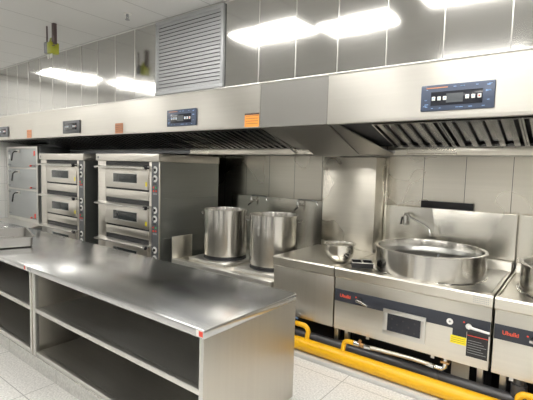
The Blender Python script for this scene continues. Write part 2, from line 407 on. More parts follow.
    if sticker:
        sx0, sx1, mt = sticker
        st = MB().box(sx0-x0, sx1-x0, -0.0022, -0.0008, Z(1.953), Z(2.07)).build('warning_sticker', mt, e, False)
        ln = MB()
        for k in range(4): ln.box(sx0-x0+0.01, sx1-x0-0.01, -0.003, -0.0023, Z(2.045-0.007*0) - k*0.022, Z(2.049) - k*0.022)
        if mt == 'orange': ln.box(sx0-x0, sx1-x0, -0.003, -0.0023, Z(2.056), Z(2.07))
        ln.build('printed_lines', 'rod', st, False)
    return e
hood(XL+0.004, -6.53, -7.58, (-6.70, -6.545, 'rust'), 0, 'exhaust hood at the left wall, above the three-door steamer', None, None, 1.905)
hood(-6.53, -4.21, -5.375, (-4.38, -4.225, 'rust'), 0, 'exhaust hood with grey control panel, above the two deck ovens')
hood(-4.21, -2.225, -3.22, (-2.395, -2.235, 'orange'), 1, 'exhaust hood with bright orange sticker, above the two stock pots', None, -2.24)
hood(-1.575, 0.62, -0.662, None, 1, 'exhaust hood with large blue control panel, above the big wok range', -1.25, None)
# filler between two hoods
e = empty('hood_filler_panel', (-2.224, YH, ZB), 'wavy polished steel filler panel between the two hoods, above the pier', 'steel panel')
b = MB(); buckled(b, 0, 0.648, 0.002, ZT-ZB-0.012, 0.0, 0.0016, 16, 10); b.box(0, 0.648, 0.004, 0.018, 0.0, ZT-ZB-0.001)
b.build('front_sheet', 'filler', e)
MB().box(0, 0.648, -0.008, 0.018, ZT-ZB-0.012, ZT-ZB, 0.003).build('top_lip', 'frame', e)
MB().prism([(0.0, -0.002), (0.585, 1.742-ZB), (1.32, 1.742-ZB), (1.32, 1.752-ZB), (0.585, 1.752-ZB), (0.02, 0.010)], 0.19, 0.648).build('underside_sheet', 'under', e)
MB().prism([(0.0, -0.002), (0.585, 1.794-ZB), (1.32, 1.794-ZB), (1.32, 1.804-ZB), (0.585, 1.804-ZB), (0.02, 0.010)], 0.0, 0.189).build('underside_sheet', 'under', e)
MB().box(0.0, 0.189, 0.577, 0.60, 1.742-ZB, 1.792-ZB, 0.002).build('gutter_end', 'wall_steel', e)

# louvred vent in the bulkhead
e = empty('wall_vent', (VX0, YU, 2.33), 'large grey louvred vent grille set in the steel bulkhead below the ceiling', 'vent')
W, H = VX1-VX0, 3.075-2.33
b = MB()
for a in ((0, W, 0, 0.035), (0, W, H-0.035, H)): b.box(a[0], a[1], -0.022, 0.008, a[2], a[3], 0.002)
for a in ((0, 0.035), (W-0.035, W)): b.box(a[0], a[1], -0.022, 0.008, 0.035, H-0.035, 0.002)
b.build('frame', 'vent', e)
MB().box(0.035, W-0.035, 0.0, 0.008, 0.035, H-0.035).build('backing', 'dark', e, False)
b = MB(); ns = 19; st = (H-0.07)/ns
for k in range(ns):
    z = 0.035+st*k
    b.prism([(-0.020, z+0.002), (-0.018, z+0.001), (-0.003, z+st*0.93), (-0.003, z+st*0.98), (-0.008, z+st*0.98), (-0.020, z+0.006)], 0.035, W-0.035)
b.build('louvres', 'vent', e)

# ------------------------------------------------------------------ work table with open shelves
TX1, TY0, TY1, TZ = -1.417, 1.388, 2.215, 0.80
def shelf_unit(x0, x1, label, sticker, end_panel):
    e = empty('shelf_unit', (x0, TY0, 0.105), label, 'shelf unit', 'open steel shelf units set end to end under the worktop')
    W, D, H = x1-x0-0.003, TY1-TY0, TZ-0.105
    f = MB()
    for xx in (0.004, W-0.034-0.004):
        f = MB(); f.box(xx, xx+0.034, 0.008, 0.042, 0.0, H-0.0465, 0.003).build('front_post', 'frame', e)
        MB().box(xx, xx+0.034, D-0.042, D-0.008, 0.0, H-0.0465, 0.003).build('rear_post', 'frame', e)
    MB().box(0.040, W-0.040, D-0.030, D-0.026, 0.004, H-0.0465).build('back_panel', 'shelf', e)
    for xx, nm in ((0.004, 'side_panel'), (W-0.0055, 'side_panel')):
        MB().box(xx-0.0025 if xx < .1 else xx, xx+0.003 if xx < .1 else xx+0.005, 0.012 if xx < .1 else 0.006, D-0.006, 0.0, H-0.047, 0.001).build(nm, 'sheet', e)
    # shelves with a folded front edge
    for z in (0.0, 0.343):
        s = MB()
        s.box(0.040, W-0.040, 0.052, D-0.034, z+0.028, z+0.031)
        p = s.build('shelf', 'shelf', e)
        MB().box(0.040, W-0.040, 0.012, 0.050, z+(-0.0), z+0.033, 0.003).build('shelf_edge', 'frame', p)
    MB().box(0.040, 0.075, D*0.5, D*0.5+0.03, 0.343-0.01, 0.342).build('shelf_bracket', 'frame', e)
    return e
top = empty('worktop', (-7.08, TY0, TZ), 'long continuous steel worktop with red labels on its edge, over the open shelf units', 'worktop')
MB().box(0, TX1+7.08, 0, TY1-TY0, -0.045, 0.0, 0.004).build('top_sheet', 'top', top)
for sx, big in ((-1.472+7.08, 1), (-3.41+7.08, 0)):
    st = MB().box(sx, sx+0.050, -0.0016, -0.0002, -0.040, -0.006).build('maker_label', 'white', top, False)
    MB().box(sx+0.021 if big else sx+0.002, sx+0.049 if big else sx+0.022, -0.0026, -0.0017, -0.036, -0.009).build('label_print', 'red', st, False)
    if not big: MB().box(sx+0.051, sx+0.11, -0.0016, -0.0002, -0.032, -0.018).build('label_text', 'textgrey', st, False)
shelf_unit(-3.303, TX1, 'open steel shelf unit with end panel, nearest in the picture', None, True)
shelf_unit(-5.19, -3.305, 'open steel shelf unit at the left edge, under the shallow pan', None, False)
shelf_unit(-7.08, -5.192, 'farthest open steel shelf unit, under the worktop end before the steamer', None, False)
MB_ = MB().box(-7.08, TX1-0.02, 1.362+0.03, TY1-0.03, 0.0, 0.1035).build('trim_5', 'plinth', smooth=False); struct(MB_)

# shallow steel pan on the table
def rr(w, d, r, n=6):
    pts = []
    for cx, cy, a in ((w/2-r, d/2-r, 0), (-w/2+r, d/2-r, PI/2), (-w/2+r, -d/2+r, PI), (w/2-r, -d/2+r, 1.5*PI)):
        for k in range(n+1): pts.append((cx+r*math.cos(a+k*PI/2/n), cy+r*math.sin(a+k*PI/2/n)))
    return pts
def pan(prof, r0=0.03):
    b = MB(); rings = []
    for w, d, z in prof: rings.append([b.bm.verts.new((x, y, z)) for x, y in rr(w, d, r0)])
    for a, c in zip(rings, rings[1:]):
        n = len(a)
        for k in range(n): b.bm.faces.new((a[k], a[(k+1) % n], c[(k+1) % n], c[k]))
    b.bm.faces.new(rings[0][::-1]); b.bm.faces.new(rings[-1]); return b
e = empty('catering_pan', (-4.42, 1.62, TZ+0.001), 'shallow rectangular steel pan lying on the work table at the left edge', 'pan')
e.rotation_euler = (0, 0, math.radians(-17))
pan([(0.59, 0.39, 0), (0.62, 0.42, 0.010), (0.632, 0.432, 0.092), (0.66, 0.46, 0.096), (0.66, 0.46, 0.101), (0.628, 0.428, 0.101), (0.615, 0.415, 0.014), (0.58, 0.38, 0.006)]).build('body', 'under', e)
for s in (-1, 1):
    MB().tube([(s*0.320, -0.06, 0.100), (s*0.325, -0.05, 0.118), (s*0.325, 0.05, 0.118), (s*0.320, 0.06, 0.100)], 0.004, 8).build('handle', 'chrome', e)

# ------------------------------------------------------------------ deck ovens
def deck_oven(loc, label):
    e = empty('deck_oven', loc, label, 'oven', 'three-deck baking ovens')
    W, D, H = 1.255, 0.93, 1.725
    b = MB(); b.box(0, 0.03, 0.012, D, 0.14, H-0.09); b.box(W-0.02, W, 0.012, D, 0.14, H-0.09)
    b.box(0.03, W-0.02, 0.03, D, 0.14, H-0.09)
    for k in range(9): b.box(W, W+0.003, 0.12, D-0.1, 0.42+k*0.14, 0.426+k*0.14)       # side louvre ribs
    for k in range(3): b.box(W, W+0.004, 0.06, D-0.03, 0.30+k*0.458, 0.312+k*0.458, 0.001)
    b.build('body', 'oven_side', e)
    MB().box(-0.012, W+0.010, -0.028, D, H-0.088, H, 0.004).build('top_cover', 'oven', e)
    MB().tube([(0.045, -0.031, H-0.045), (0.045, -0.029, H-0.045)], 0.018, 14).build('badge', 'textgrey', e)
    # face
    b = MB(); b.box(0.0, 0.175, -0.004, 0.010, 0.14, H-0.09, 0.002); b.build('left_stile', 'oven', e)
    b = MB(); b.box(W-0.018, W+0.0, -0.004, 0.010, 0.14, H-0.09, 0.002); b.box(W-0.19, W-0.148, -0.004, 0.010, 0.14, H-0.09, 0.002); b.build('right_stile', 'oven', e)
    cs = MB().box(W-0.147, W-0.019, -0.002, 0.010, 0.14, H-0.09).build('control_strip', 'greyframe', e)
    for k in range(3):
        zt = H-0.09-0.458*k
        # dark mouth and door
        MB().box(0.177, W-0.192, 0.004, 0.028, zt-0.445, zt-0.002).build('deck_mouth', 'dark', e, False)
        dr = MB().box(0.182, W-0.196, -0.016, 0.002, zt-0.325, zt-0.085, 0.004).build('door', 'oven', e)
        MB().box(0.365, W-0.405, -0.0185, -0.0165, zt-0.255, zt-0.150, 0.001).build('window', 'glass', dr)
        b = MB(); b.box(0.353, W-0.393, -0.0178, -0.0162, zt-0.267, zt-0.138); b.build('window_frame', 'frame', dr, False)
        MB().box(W-0.245, W-0.215, -0.0175, -0.0163, zt-0.285, zt-0.235).build('yellow_sticker', 'yellowlab', dr, False)
        hb = MB(); hb.prism([(-0.10, zt-0.066), (-0.016, zt-0.050), (-0.004, zt-0.050), (-0.004, zt-0.060), (-0.098, zt-0.082)], 0.06, W-0.16)
        hb.build('door_handle', 'frame', dr)
        MB().tube([(W-0.195, -0.072, zt-0.070), (W-0.158, -0.072, zt-0.070)], 0.022, 12).build('handle_cap', 'black', dr)
        MB().tube([(0.0, -0.05, zt-0.085), (0.05, -0.05, zt-0.085)], 0.008, 8).build('hinge_pin', 'black', dr)
        MB().box(0.182, W-0.196, -0.008, 0.006, zt-0.447, zt-0.348, 0.003).build('lower_panel', 'oven', e)
        # knobs, display and buttons
        cx = W-0.083
        for j, dz in enumerate((0.09, 0.19)):
            kn = MB().tube([(cx, -0.004, zt-dz), (cx, -0.006, zt-dz)], 0.040, 20).build('dial_plate', 'white', cs)
            kb = MB(); kb.tube([(cx, -0.007, zt-dz), (cx, -0.022, zt-dz)], [0.016, 0.014], 18); kb.box(cx-0.004, cx+0.004, -0.026, -0.022, zt-dz-0.026, zt-dz+0.026)
            kb.build('knob', 'black', cs)
        MB().box(cx-0.034, cx+0.022, -0.006, -0.003, zt-0.262, zt-0.238).build('display', 'lcd', cs)
        for dx, dz, mt in ((-0.024, 0.29, 'red'), (0.02, 0.29, 'green'), (-0.024, 0.33, 'red'), (0.02, 0.33, 'red')):
            MB().tube([(cx+dx, -0.003, zt-dz), (cx+dx, -0.010, zt-dz)], 0.010, 12).build('button', mt, cs)
        MB().box(cx-0.034, cx+0.034, -0.0045, -0.0025, zt-0.372, zt-0.352).build('label_strip', 'textgrey', cs, False)
    for sx in (0.06, W-0.06):
        for sy in (0.08, D-0.08):
            MB().tube([(sx, sy, 0.0), (sx, sy, 0.14)], 0.025, 12).build('leg', 'black', e)
    return e
ov = deck_oven((-5.005, 2.955, 0), 'three-deck steel oven with its right side in view, nearest the stock pots')
o2 = copy_tree(ov); o2.location = (-6.60, 2.955, 0)
o2['label'] = 'three-deck steel oven between the steamer and the other oven'

# ------------------------------------------------------------------ three-door steamer at the left
e = empty('steam_cabinet', (-7.93, 2.99, 0.62), 'blue-grey three-door steam cabinet with lever handles standing at the left wall', 'steamer')
W, D, H = 1.15, 0.80, 1.22
MB().box(0, W, 0.02, D, 0, H, 0.004).build('body', 'steamer', e)
b = MB()
for a in ((0, 0.035, 0, H), (W-0.045, W, 0, H)): b.box(a[0], a[1], -0.012, 0.019, a[2], a[3], 0.003)
for z0, z1 in ((0, 0.05), (H-0.03, H), (0.505, 0.53), (0.855, 0.88)): b.box(0.036, W-0.046, -0.010, 0.019, z0, z1, 0.003)
b.build('door_frame', 'frame', e)
for k, (z0, z1) in enumerate(((0.052, 0.503), (0.532, 0.853), (0.882, H-0.032))):
    d = MB().box(0.038, W-0.048, -0.002, 0.018, z0, z1, 0.004).build('door', 'steamer', e)
    hb = MB(); hb.box(0.37, 0.50, -0.014, -0.003, z1-0.07, z1-0.02, 0.003); hb.build('latch_plate', 'frame', d)
    MB().tube([(0.43, -0.014, z1-0.05), (0.43, -0.06, z1-0.05), (0.40, -0.075, z1-0.08), (0.37, -0.08, z1-0.20)], [0.010, 0.010, 0.010, 0.012], 10).build('lever_handle', 'black', d)
    for hz in (z0+0.04, z1-0.04): MB().box(0.045, 0.13, -0.012, -0.003, hz-0.012, hz+0.012, 0.002).build('hinge', 'textgrey', d)
    MB().tube([(W-0.045, -0.03, z0+0.03), (W-0.18, -0.03, z0+0.03)], 0.006, 8).build('valve_stem', 'rod', d)
    MB().tube([(W-0.18, -0.03, z0+0.03), (W-0.205, -0.03, z0+0.03)], 0.015, 12).build('red_knob', 'red', d)
for z in (0.10, 1.10): MB().box(W-0.15, W-0.10, -0.0045, -0.0025, z-0.03, z+0.05).build('red_sticker', 'red', e, False)
MB().box(0.06, 0.11, -0.0045, -0.0025, 1.02, 1.09).build('white_sticker', 'white', e, False)
e2 = empty('steamer_base', (-7.95, 2.74, 0), 'low steel water base cabinet supporting the steam cabinet', 'base cabinet')
b = MB(); b.box(0, 1.325, 0, 1.08, 0.12, 0.575, 0.006); b.build('body', 'steamer', e2)
MB().prism([(0.0, 0.577), (1.08, 0.577), (1.08, 0.617), (0.16, 0.617)], 0.0, 1.325).build('sloped_top', 'frame', e2)
MB().box(1.326, 1.331, 0.25, 0.34, 0.46, 0.50).build('black_socket', 'black', e2)
for sx in (0.06, 1.26):
    for sy in (0.06, 1.0): MB().tube([(sx, sy, 0), (sx, sy, 0.12)], 0.022, 10).build('leg', 'black', e2)

# ------------------------------------------------------------------ low soup-stock stove and its pots
e = empty('stock_pot_stove', (-3.62, 3.03, 0), 'low steel stock pot stove with two burners between the oven and the range', 'stove')
W, D = 1.40, 1.06
b = MB(); b.box(0, W, 0.0, D, 0.16, 0.54, 0.006)
b.build('body', 'range', e)
b = MB(); b.box(0, W, -0.012, 0.06, 0.50, 0.552, 0.008); b.build('front_rim', 'frame', e)
b = MB(); buckled(b, -0.07, W, 0.50, 1.242, D-0.004, 0.0040, 20, 12); b.box(-0.07, W+0.0, D+0.005, D+0.03, 0.16, 1.245, 0.003); b.build('splashback', 'splash', e)
b = MB(); b.box(-0.012, -0.001, 0.0, 0.30, 0.30, 0.80, 0.003); b.build('side_guard', 'range', e)
MB().box(0.02, 0.12, D-0.003, D-0.001, 1.17, 1.185).build('red_label', 'red', e, False)
for cx, cy in ((0.41, 0.43), (1.10, 0.42)):
    p = MB().box(cx-0.28, cx+0.28, cy-0.30, cy+0.30, 0.541, 0.572, 0.006).build('burner_tray', 'frame', e)
    gr = MB()
    gr.lathe([(0.205, 0.573), (0.245, 0.573), (0.238, 0.598), (0.210, 0.598)], (cx, cy), 32, True)
    for a in range(4):
        m = Matrix.Translation((cx, cy, 0)) @ Matrix.Rotation(a*PI/4, 4, 'Z')
        gr.box(-0.24, 0.24, -0.008, 0.008, 0.585, 0.603, 0, m)
    gr.build('pot_grate', 'castiron', p)
for sx in (0.06, W-0.06):
    for sy in (0.08, D-0.08): MB().tube([(sx, sy, 0), (sx, sy, 0.16)], 0.022, 12).build('leg', 'frame', e)
# swing faucets on the splashback
def swing_faucet(loc, label, spin=0.0):
    f = empty('swing_faucet', loc, label, 'faucet', 'swing faucets over the stock pots')
    MB().tube([(0, 0.0, 0.0), (0, -0.045, 0.0)], 0.016, 14).build('wall_fitting', 'chrome', f)
    v = MB(); v.lathe([(0.0, -0.03), (0.018, -0.028), (0.022, 0.0), (0.018, 0.03), (0.0, 0.034)], (0, -0.06), 16); v.build('valve_body', 'chrome', f)
    MB().tube([(0, -0.06, 0.03), (0.0, -0.06, 0.05), (0.015, -0.065, 0.064), (0.12, -0.09, 0.066), (0.26, -0.12, 0.064), (0.29, -0.125, 0.055), (0.30, -0.128, 0.02)], 0.012, 12).build('spout', 'chrome', f)
    MB().tube([(0, -0.06, -0.03), (-0.02, -0.085, -0.05), (-0.022, -0.09, -0.065)], 0.008, 10).build('tap_lever', 'black', f)
    return f
f1 = swing_faucet((-3.30, 4.081, 1.19), 'chrome swing faucet on the splashback behind the gap between the stock pots')
f2 = copy_tree(f1); f2.location = (-2.60, 4.081, 1.185); f2['label'] = 'chrome swing faucet on the splashback right of the right stock pot'

def stock_pot(loc, label):
    p = empty('stock_pot', loc, label, 'stock pot', 'tall steel stock pots on the low stove')
    R, H = 0.247, 0.52
    b = MB().lathe([(0.0, 0.0), (R-0.012, 0.0), (R, 0.012), (R, H-0.012), (R+0.007, H-0.010), (R+0.007, H), (R-0.003, H), (R-0.006, H-0.015), (R-0.006, 0.02), (0.0, 0.012)], (0, 0), 128, rip=0.0022)
    b.build('body', 'pot', p)
    for s in (0, 1):
        a = math.radians(205 + 180*s); u = Vector((math.cos(a), math.sin(a), 0)); t = Vector((-u.y, u.x, 0))
        pts = []
        for k in range(11):
            q = -1 + k*0.2
            out = R + 0.045*(1-abs(q)**4)
            pts.append(u*out + t*q*0.065 + Vector((0, 0, H-0.065 + 0.012*(1-q*q))))
        h = MB().tube(pts, 0.007, 10); h.build('handle', 'chrome', p)
    return p
p1 = stock_pot((-3.21, 3.46, 0.604), 'tall steel stock pot standing nearest the deck oven')
p2 = copy_tree(p1); p2.location = (-2.52, 3.45, 0.604); p2.rotation_euler = (0, 0, math.radians(8)); p2['label'] = 'tall steel stock pot standing nearest the range'

# ------------------------------------------------------------------ side worktop unit of the range
RY = 3.03
e = empty('side_cabinet', (-2.212, RY, 0), 'steel side cabinet with flat worktop under the pier, left of the wok range', 'cabinet')
W = 0.628
b = MB(); b.prism([(0.012, 0.715), (0.0, 0.725), (0.0, 0.790), (0.010, 0.80), (0.81, 0.80), (0.81, 0.77), (0.02, 0.77), (0.02, 0.715)], 0, W); b.build('worktop', 'range', e)
b = MB(); b.box(0.003, W-0.003, 0.014, 0.79, 0.285, 0.712, 0.003); b.build('body', 'sheet', e)
MB().box(0.01, W-0.01, 0.33, 0.345, 0.035, 0.284).build('shade_panel', 'dark', e)  # black sheet added as the shade under the cabinet
for sx in (0.10, W-0.03):
    for sy in (0.165, 0.70): MB().box(sx-0.02, sx+0.02, sy-0.02, sy+0.02, 0.035, 0.284, 0.002).build('leg', 'frame', e)

# ------------------------------------------------------------------ big wok range
def wok_range(loc, label):
    e = empty('wok_range', loc, label, 'range', 'steel ranges with one giant wok ring')
    W, D = 1.162, 1.02
    cx, cy, R = 0.610, 0.475, 0.425
    # worktop: front lip, top with raised rim, drain channels
    b = MB(); b.prism([(0.012, 0.715), (0.0, 0.727), (0.0, 0.788), (0.012, 0.80), (0.075, 0.80), (0.085, 0.788), (0.10, 0.788), (D, 0.788), (D, 0.75), (0.02, 0.75), (0.02, 0.715)], 0, W)
    b.box(0, 0.012, 0.012, D, 0.789, 0.803, 0.002); b.box(W-0.012, W, 0.012, D, 0.789, 0.803, 0.002)
    b.prism([(D-0.09, 0.789), (D, 0.789), (D, 0.86), (D-0.07, 0.86)], 0.012, W-0.012)
    b.build('worktop', 'range', e)
    b = MB(); b.box(W-0.16, W-0.03, 0.10, D-0.10, 0.7885, 0.7935, 0.001); b.build('drain_grate', 'frame', e)
    body = MB().box(0.003, W-0.003, 0.014, D-0.01, 0.285, 0.713, 0.003).build('body', 'range', e)
    # control band
    bd = MB().box(0.006, W-0.004, 0.008, 0.0138, 0.523, 0.622, 0.001).build('control_band', 'navy', e)
    text('brand_lettering', 'Uhulki', 0.036, (0.052, 0.0072, 0.562), 'logored', bd, 1.0)
    for kx, lv in ((0.228, 0), (1.03, 1)):
        k = MB().tube([(kx, 0.007, 0.566), (kx, -0.012, 0.566)], [0.024, 0.02], 18).build('knob', 'chrome' if lv else 'black', bd)
        if lv: MB().tube([(kx, -0.014, 0.566), (kx+0.03, -0.024, 0.563), (kx+0.13, -0.026, 0.556)], [0.011, 0.009, 0.008], 10).build('lever', 'white', bd)
        else: MB().tube([(kx-0.02, -0.014, 0.563), (kx+0.02, -0.022, 0.560), (kx+0.075, -0.024, 0.540)], [0.012, 0.010, 0.005], 10).build('lever', 'chrome', bd)
        MB().tube([(kx-0.034, 0.0072, 0.584), (kx-0.034, 0.0062, 0.584)], 0.006, 10).build('red_mark', 'red', bd)
    MB().tube([(0.905, 0.0075, 0.566), (0.905, 0.006, 0.566)], 0.022, 20).build('round_badge', 'white', bd)
    MB().tube([(0.905, 0.0058, 0.566), (0.905, 0.005, 0.566)], 0.007, 16).build('badge_print', 'textgrey', bd)
    # framed perforated air vent
    vf = MB(); vx0, vx1, vz0, vz1 = 0.425, 0.745, 0.352, 0.552
    for a in ((vx0, vx1, vz0, vz0+0.035), (vx0, vx1, vz1-0.032, vz1)): vf.box(a[0], a[1], 0.0, 0.0138, a[2], a[3], 0.002)
    for a in ((vx0, vx0+0.035), (vx1-0.035, vx1)): vf.box(a[0], a[1], 0.0, 0.0138, vz0+0.034, vz1-0.031, 0.002)
    fr = vf.build('vent_frame', 'frame', e)
    pl = MB().box(vx0+0.034, vx1-0.034, 0.004, 0.0135, vz0+0.034, vz1-0.031).build('vent_plate', 'screen', fr, False)
    h = MB()
    for i in range(5):
        for j in range(3):
            if (i+j) % 2 == 0: h.tube([(vx0+0.07+i*0.043, 0.0035, vz0+0.06+j*0.036), (vx0+0.07+i*0.043, 0.0025, vz0+0.06+j*0.036)], 0.007, 10)
    h.build('vent_bosses', 'castiron', pl)
    # labels
    y0 = 0.0125
    bl = MB().box(1.018, 1.150, y0-0.001, y0+0.001, 0.352, 0.5225).build('black_label', 'black', e, False)
    ln = MB()
    for k in range(6): ln.box(1.026, 1.14 - 0.015*(k % 3), y0-0.0016, y0-0.0012, 0.378+k*0.017, 0.381+k*0.017)
    ln.build('label_lines', 'textgrey', bl, False)
    MB().box(1.022, 1.146, y0-0.0016, y0-0.0012, 0.496, 0.501).build('red_line', 'red', bl, False)
    yl = MB().box(0.914, 1.016, y0-0.001, y0+0.001, 0.418, 0.474).build('yellow_label', 'yellowlab', e, False)
    ln = MB()
    for k in range(3): ln.box(0.920, 1.008, y0-0.0016, y0-0.0012, 0.430+k*0.014, 0.432+k*0.014)
    ln.build('label_lines', 'rod', yl, False)
    MB().box(0.925, 1.016, y0-0.001, y0+0.001, 0.475, 0.5225).build('grey_label', 'navy', e, False)
    ln = MB()
    for j in range(4):
        for k in range(9): ln.box(1.045+k*0.011, 1.051+k*0.011, -0.0009, 0.0, 0.738+j*0.013, 0.743+j*0.013)
    ln.build('etched_plate', 'vent', e, False)
    # splashback and its raised black strip
    sp = MB(); buckled(sp, 0.014, W-0.004, 0.70, 1.258, D+0.022, 0.0050, 20, 10); sp.box(0.014, W-0.004, D+0.027, D+0.050, 0.70, 1.262, 0.003); sp = sp.build('splashback', 'splash', e)
    # ring wall with rolled rim and flared foot
    ring = MB().lathe([(R+0.020, 0.7885), (R+0.020, 0.792), (R+0.004, 0.795), (R+0.001, 0.799), (R, 0.975), (R+0.006, 0.978), (R+0.006, 0.987), (R-0.018, 0.987), (R-0.022, 0.978), (R-0.024, 0.93), (R-0.03, 0.7885)], (cx, cy), 144, True, 0.0016)
    ring.build('wok_ring', 'pot', e)
    prof = []
    RR, zc = R-0.035, 0.90
    for k in range(13):
        a = k/12; prof.append((RR*math.cos(a*PI/2)**0.9 if k < 12 else 0.0, zc-0.09*math.sin(a*PI/2)))
    wk = MB().lathe([(R-0.026, 0.925), (R-0.03, 0.91)] + prof, (cx, cy), 80); wk.build('wok', 'woksteel', e)
    MB().tube([(cx+0.04, cy+0.05, 0.85), (cx+0.06, cy+0.06, 0.93)], 0.008, 8).build('overflow_pin', 'textgrey', e)
    # legs and lower hooks
    for sx in (0.06, W-0.07):
        for sy in (0.165, 0.85): MB().box(sx-0.02, sx+0.02, sy-0.02, sy+0.02, 0.035, 0.284, 0.002).build('leg', 'frame', e)
    MB().box(0.02, W-0.02, 0.33, 0.345, 0.035, 0.284).build('shade_panel', 'dark', e)  # black sheet that stands in for the dark shade beneath the range
    for sx in (0.12, 0.30, 0.80): MB().box(sx-0.012, sx+0.012, 0.02, 0.03, 0.262, 0.284).build('hook_tab', 'frame', e)
    return e
wr = wok_range((-1.576, RY, 0), 'big wok range with perforated air vent and yellow label on its front')
MB().box(0.90, 1.02, 0.160, 0.175, 0.06, 0.284).build('beige_board', 'beige', wr, False)
w2 = copy_tree(wr); w2.location = (-1.576+1.174, RY, 0)
for ch_ in w2.children:
    if ch_.name.split('.')[0] in ('wok_ring', 'wok', 'overflow_pin'): ch_.location.x -= 0.10
w2['label'] = 'second wok range, cut off by the right edge of the picture'

MB().box(-0.020, 0.010, 1.050, 1.075, 0.70, 1.262, 0.004).build('splash_post', 'range', wr)
# long-spout faucets
def pot_filler(loc, label):
    f = empty('wall_faucet', loc, label, 'faucet', 'long-spout faucets over the wok rings')
    MB().tube([(0, 0, 0), (0, -0.03, 0)], 0.022, 16).build('wall_fitting', 'chrome', f)
    b = MB(); b.tube([(0, -0.04, -0.05), (0, -0.04, 0.045)], 0.021, 16); b.tube([(0, -0.04, 0.045), (0.0, -0.045, 0.060), (0.03, -0.06, 0.063), (0.05, -0.07, 0.05), (0.055, -0.072, 0.02)], [0.014, 0.014, 0.013, 0.013, 0.012], 12)
    b.build('valve_body', 'chrome', f)
    MB().tube([(-0.026, -0.05, 0.03), (-0.034, -0.06, -0.04)], 0.008, 10).build('tap_lever', 'black', f)
    MB().tube([(0.045, -0.07, 0.048), (0.09, -0.10, 0.03), (0.22, -0.13, -0.02), (0.262, -0.145, -0.045), (0.272, -0.15, -0.11)], 0.0095, 12).build('spout', 'chrome', f)
    return f
g1 = pot_filler((-1.355, 4.072, 1.13), 'chrome long-spout faucet on the splashback above the big wok ring')
g2 = copy_tree(g1); g2.location = (-1.355+1.174, 4.072, 1.13); g2['label'] = 'chrome faucet above the second wok range at the right edge'
tag(MB().box(-1.235, -0.772, 4.102, 4.128, 1.263, 1.328, 0.004).build('ledge_box', 'castiron'), 'long black strip box on top of the splashback behind the big wok', 'strip box')

# ------------------------------------------------------------------ bowl and tray on the side worktop
b = MB().lathe([(0.0, 0.0), (0.055, 0.0), (0.075, 0.008), (0.102, 0.035), (0.118, 0.070), (0.124, 0.105), (0.121, 0.138), (0.124, 0.153), (0.139, 0.160), (0.139, 0.165), (0.121, 0.162), (0.115, 0.138), (0.118, 0.105), (0.112, 0.070), (0.096, 0.037), (0.070, 0.014), (0.0, 0.008)], (0, 0), 56)
o = b.build('mixing_bowl', 'bowlsteel'); o.location = (-1.645, 3.24, 0.801)
tag(o, 'shiny round steel bowl standing on the worktop left of the big wok ring', 'bowl')
e = empty('fuel_tray', (-1.412, 3.190, 0.804), 'small black open tray with steel edges between the bowl and the wok ring', 'tray')
e.rotation_euler = (0, 0, math.radians(30)); e.scale = (0.86, 0.86, 1)
b = MB(); b.box(-0.10, 0.10, -0.07, 0.09, 0.0, 0.004)
for a in ((-0.10, 0.10, -0.07, -0.064), (-0.10, 0.10, 0.084, 0.09), (-0.10, -0.094, -0.064, 0.084), (0.094, 0.10, -0.064, 0.084)): b.box(*a, 0.004, 0.040)
b.build('body', 'castiron', e)
b = MB()
b.box(-0.104, 0.104, -0.076, -0.066, 0.041, 0.047, 0.001); b.box(-0.104, 0.104, 0.082, 0.094, 0.041, 0.047, 0.001); b.box(-0.008, 0.008, -0.066, 0.082, 0.041, 0.049, 0.001)
b.box(-0.106, -0.094, -0.066, 0.082, 0.041, 0.047, 0.001)
b.build('steel_edge', 'frame', e)

# ------------------------------------------------------------------ gas pipes under the range
e = empty('gas_pipe', (-2.25, 2.93, 0.036), 'thick yellow gas pipe running along the floor under the ranges', 'pipe')
MB().tube([(0, 0, 0.055), (3.6, 0, 0.055)], 0.055, 28).build('main_pipe', 'yellow', e)
e.location = (-2.25, 2.975, 0.036)
for X, flip in ((0.46, -1),):
    pts = [(X, 0.0, 0.10), (X, 0.02, 0.165)] + arc((X-0.05, 0.02, 0.165), 0.05, 0, PI/2, 'xz') + [(X-0.13, 0.02, 0.215)]
    MB().tube(pts, 0.021, 14).build('branch_pipe', 'yellow', e)
pts = [(0.80, 0.0, 0.10), (0.80, 0.02, 0.150)] + arc((0.84, 0.02, 0.150), 0.04, PI, PI/2, 'xz') + [(0.885, 0.02, 0.19)]
MB().tube(pts, 0.019, 14).build('branch_pipe', 'yellow', e)
pts = [(2.02, 0.0, 0.10), (2.02, 0.02, 0.145)] + arc((2.06, 0.02, 0.145), 0.04, PI, PI/2, 'xz') + [(2.15, 0.02, 0.185)]
MB().tube(pts, 0.021, 14).build('branch_pipe', 'yellow', e)
v = empty('gas_valve', (-1.94, 2.998, 0.251), 'steel ball valve with blue-grey lever beside the table end', 'valve', 'ball valves on the gas branches')
b = MB(); b.tube([(0.02, 0, 0), (-0.10, 0, 0)], 0.021, 12); b.tube([(-0.02, 0, 0), (-0.06, 0, 0)], 0.028, 14); b.tube([(-0.04, 0, 0), (-0.04, 0, 0.045)], 0.010, 10); b.build('body', 'chrome', v)
MB().tube([(-0.04, 0, 0.045), (-0.01, -0.01, 0.052), (0.05, -0.02, 0.05)], [0.009, 0.011, 0.009], 10).build('lever', 'blue', v)
v = empty('gas_valve', (-1.365, 2.998, 0.226), 'small brass and steel valve at the end of the short yellow branch', 'valve', 'ball valves on the gas branches')
b = MB(); b.tube([(0.003, 0, 0), (0.05, 0, -0.002)], 0.020, 12); b.build('body', 'chrome', v)
b = MB(); b.tube([(0.035, 0, 0), (0.055, 0, 0.035)], 0.013, 10); b.tube([(0.055, 0, 0), (0.085, 0, -0.004)], 0.018, 6); b.build('brass_nut', 'brass', v)
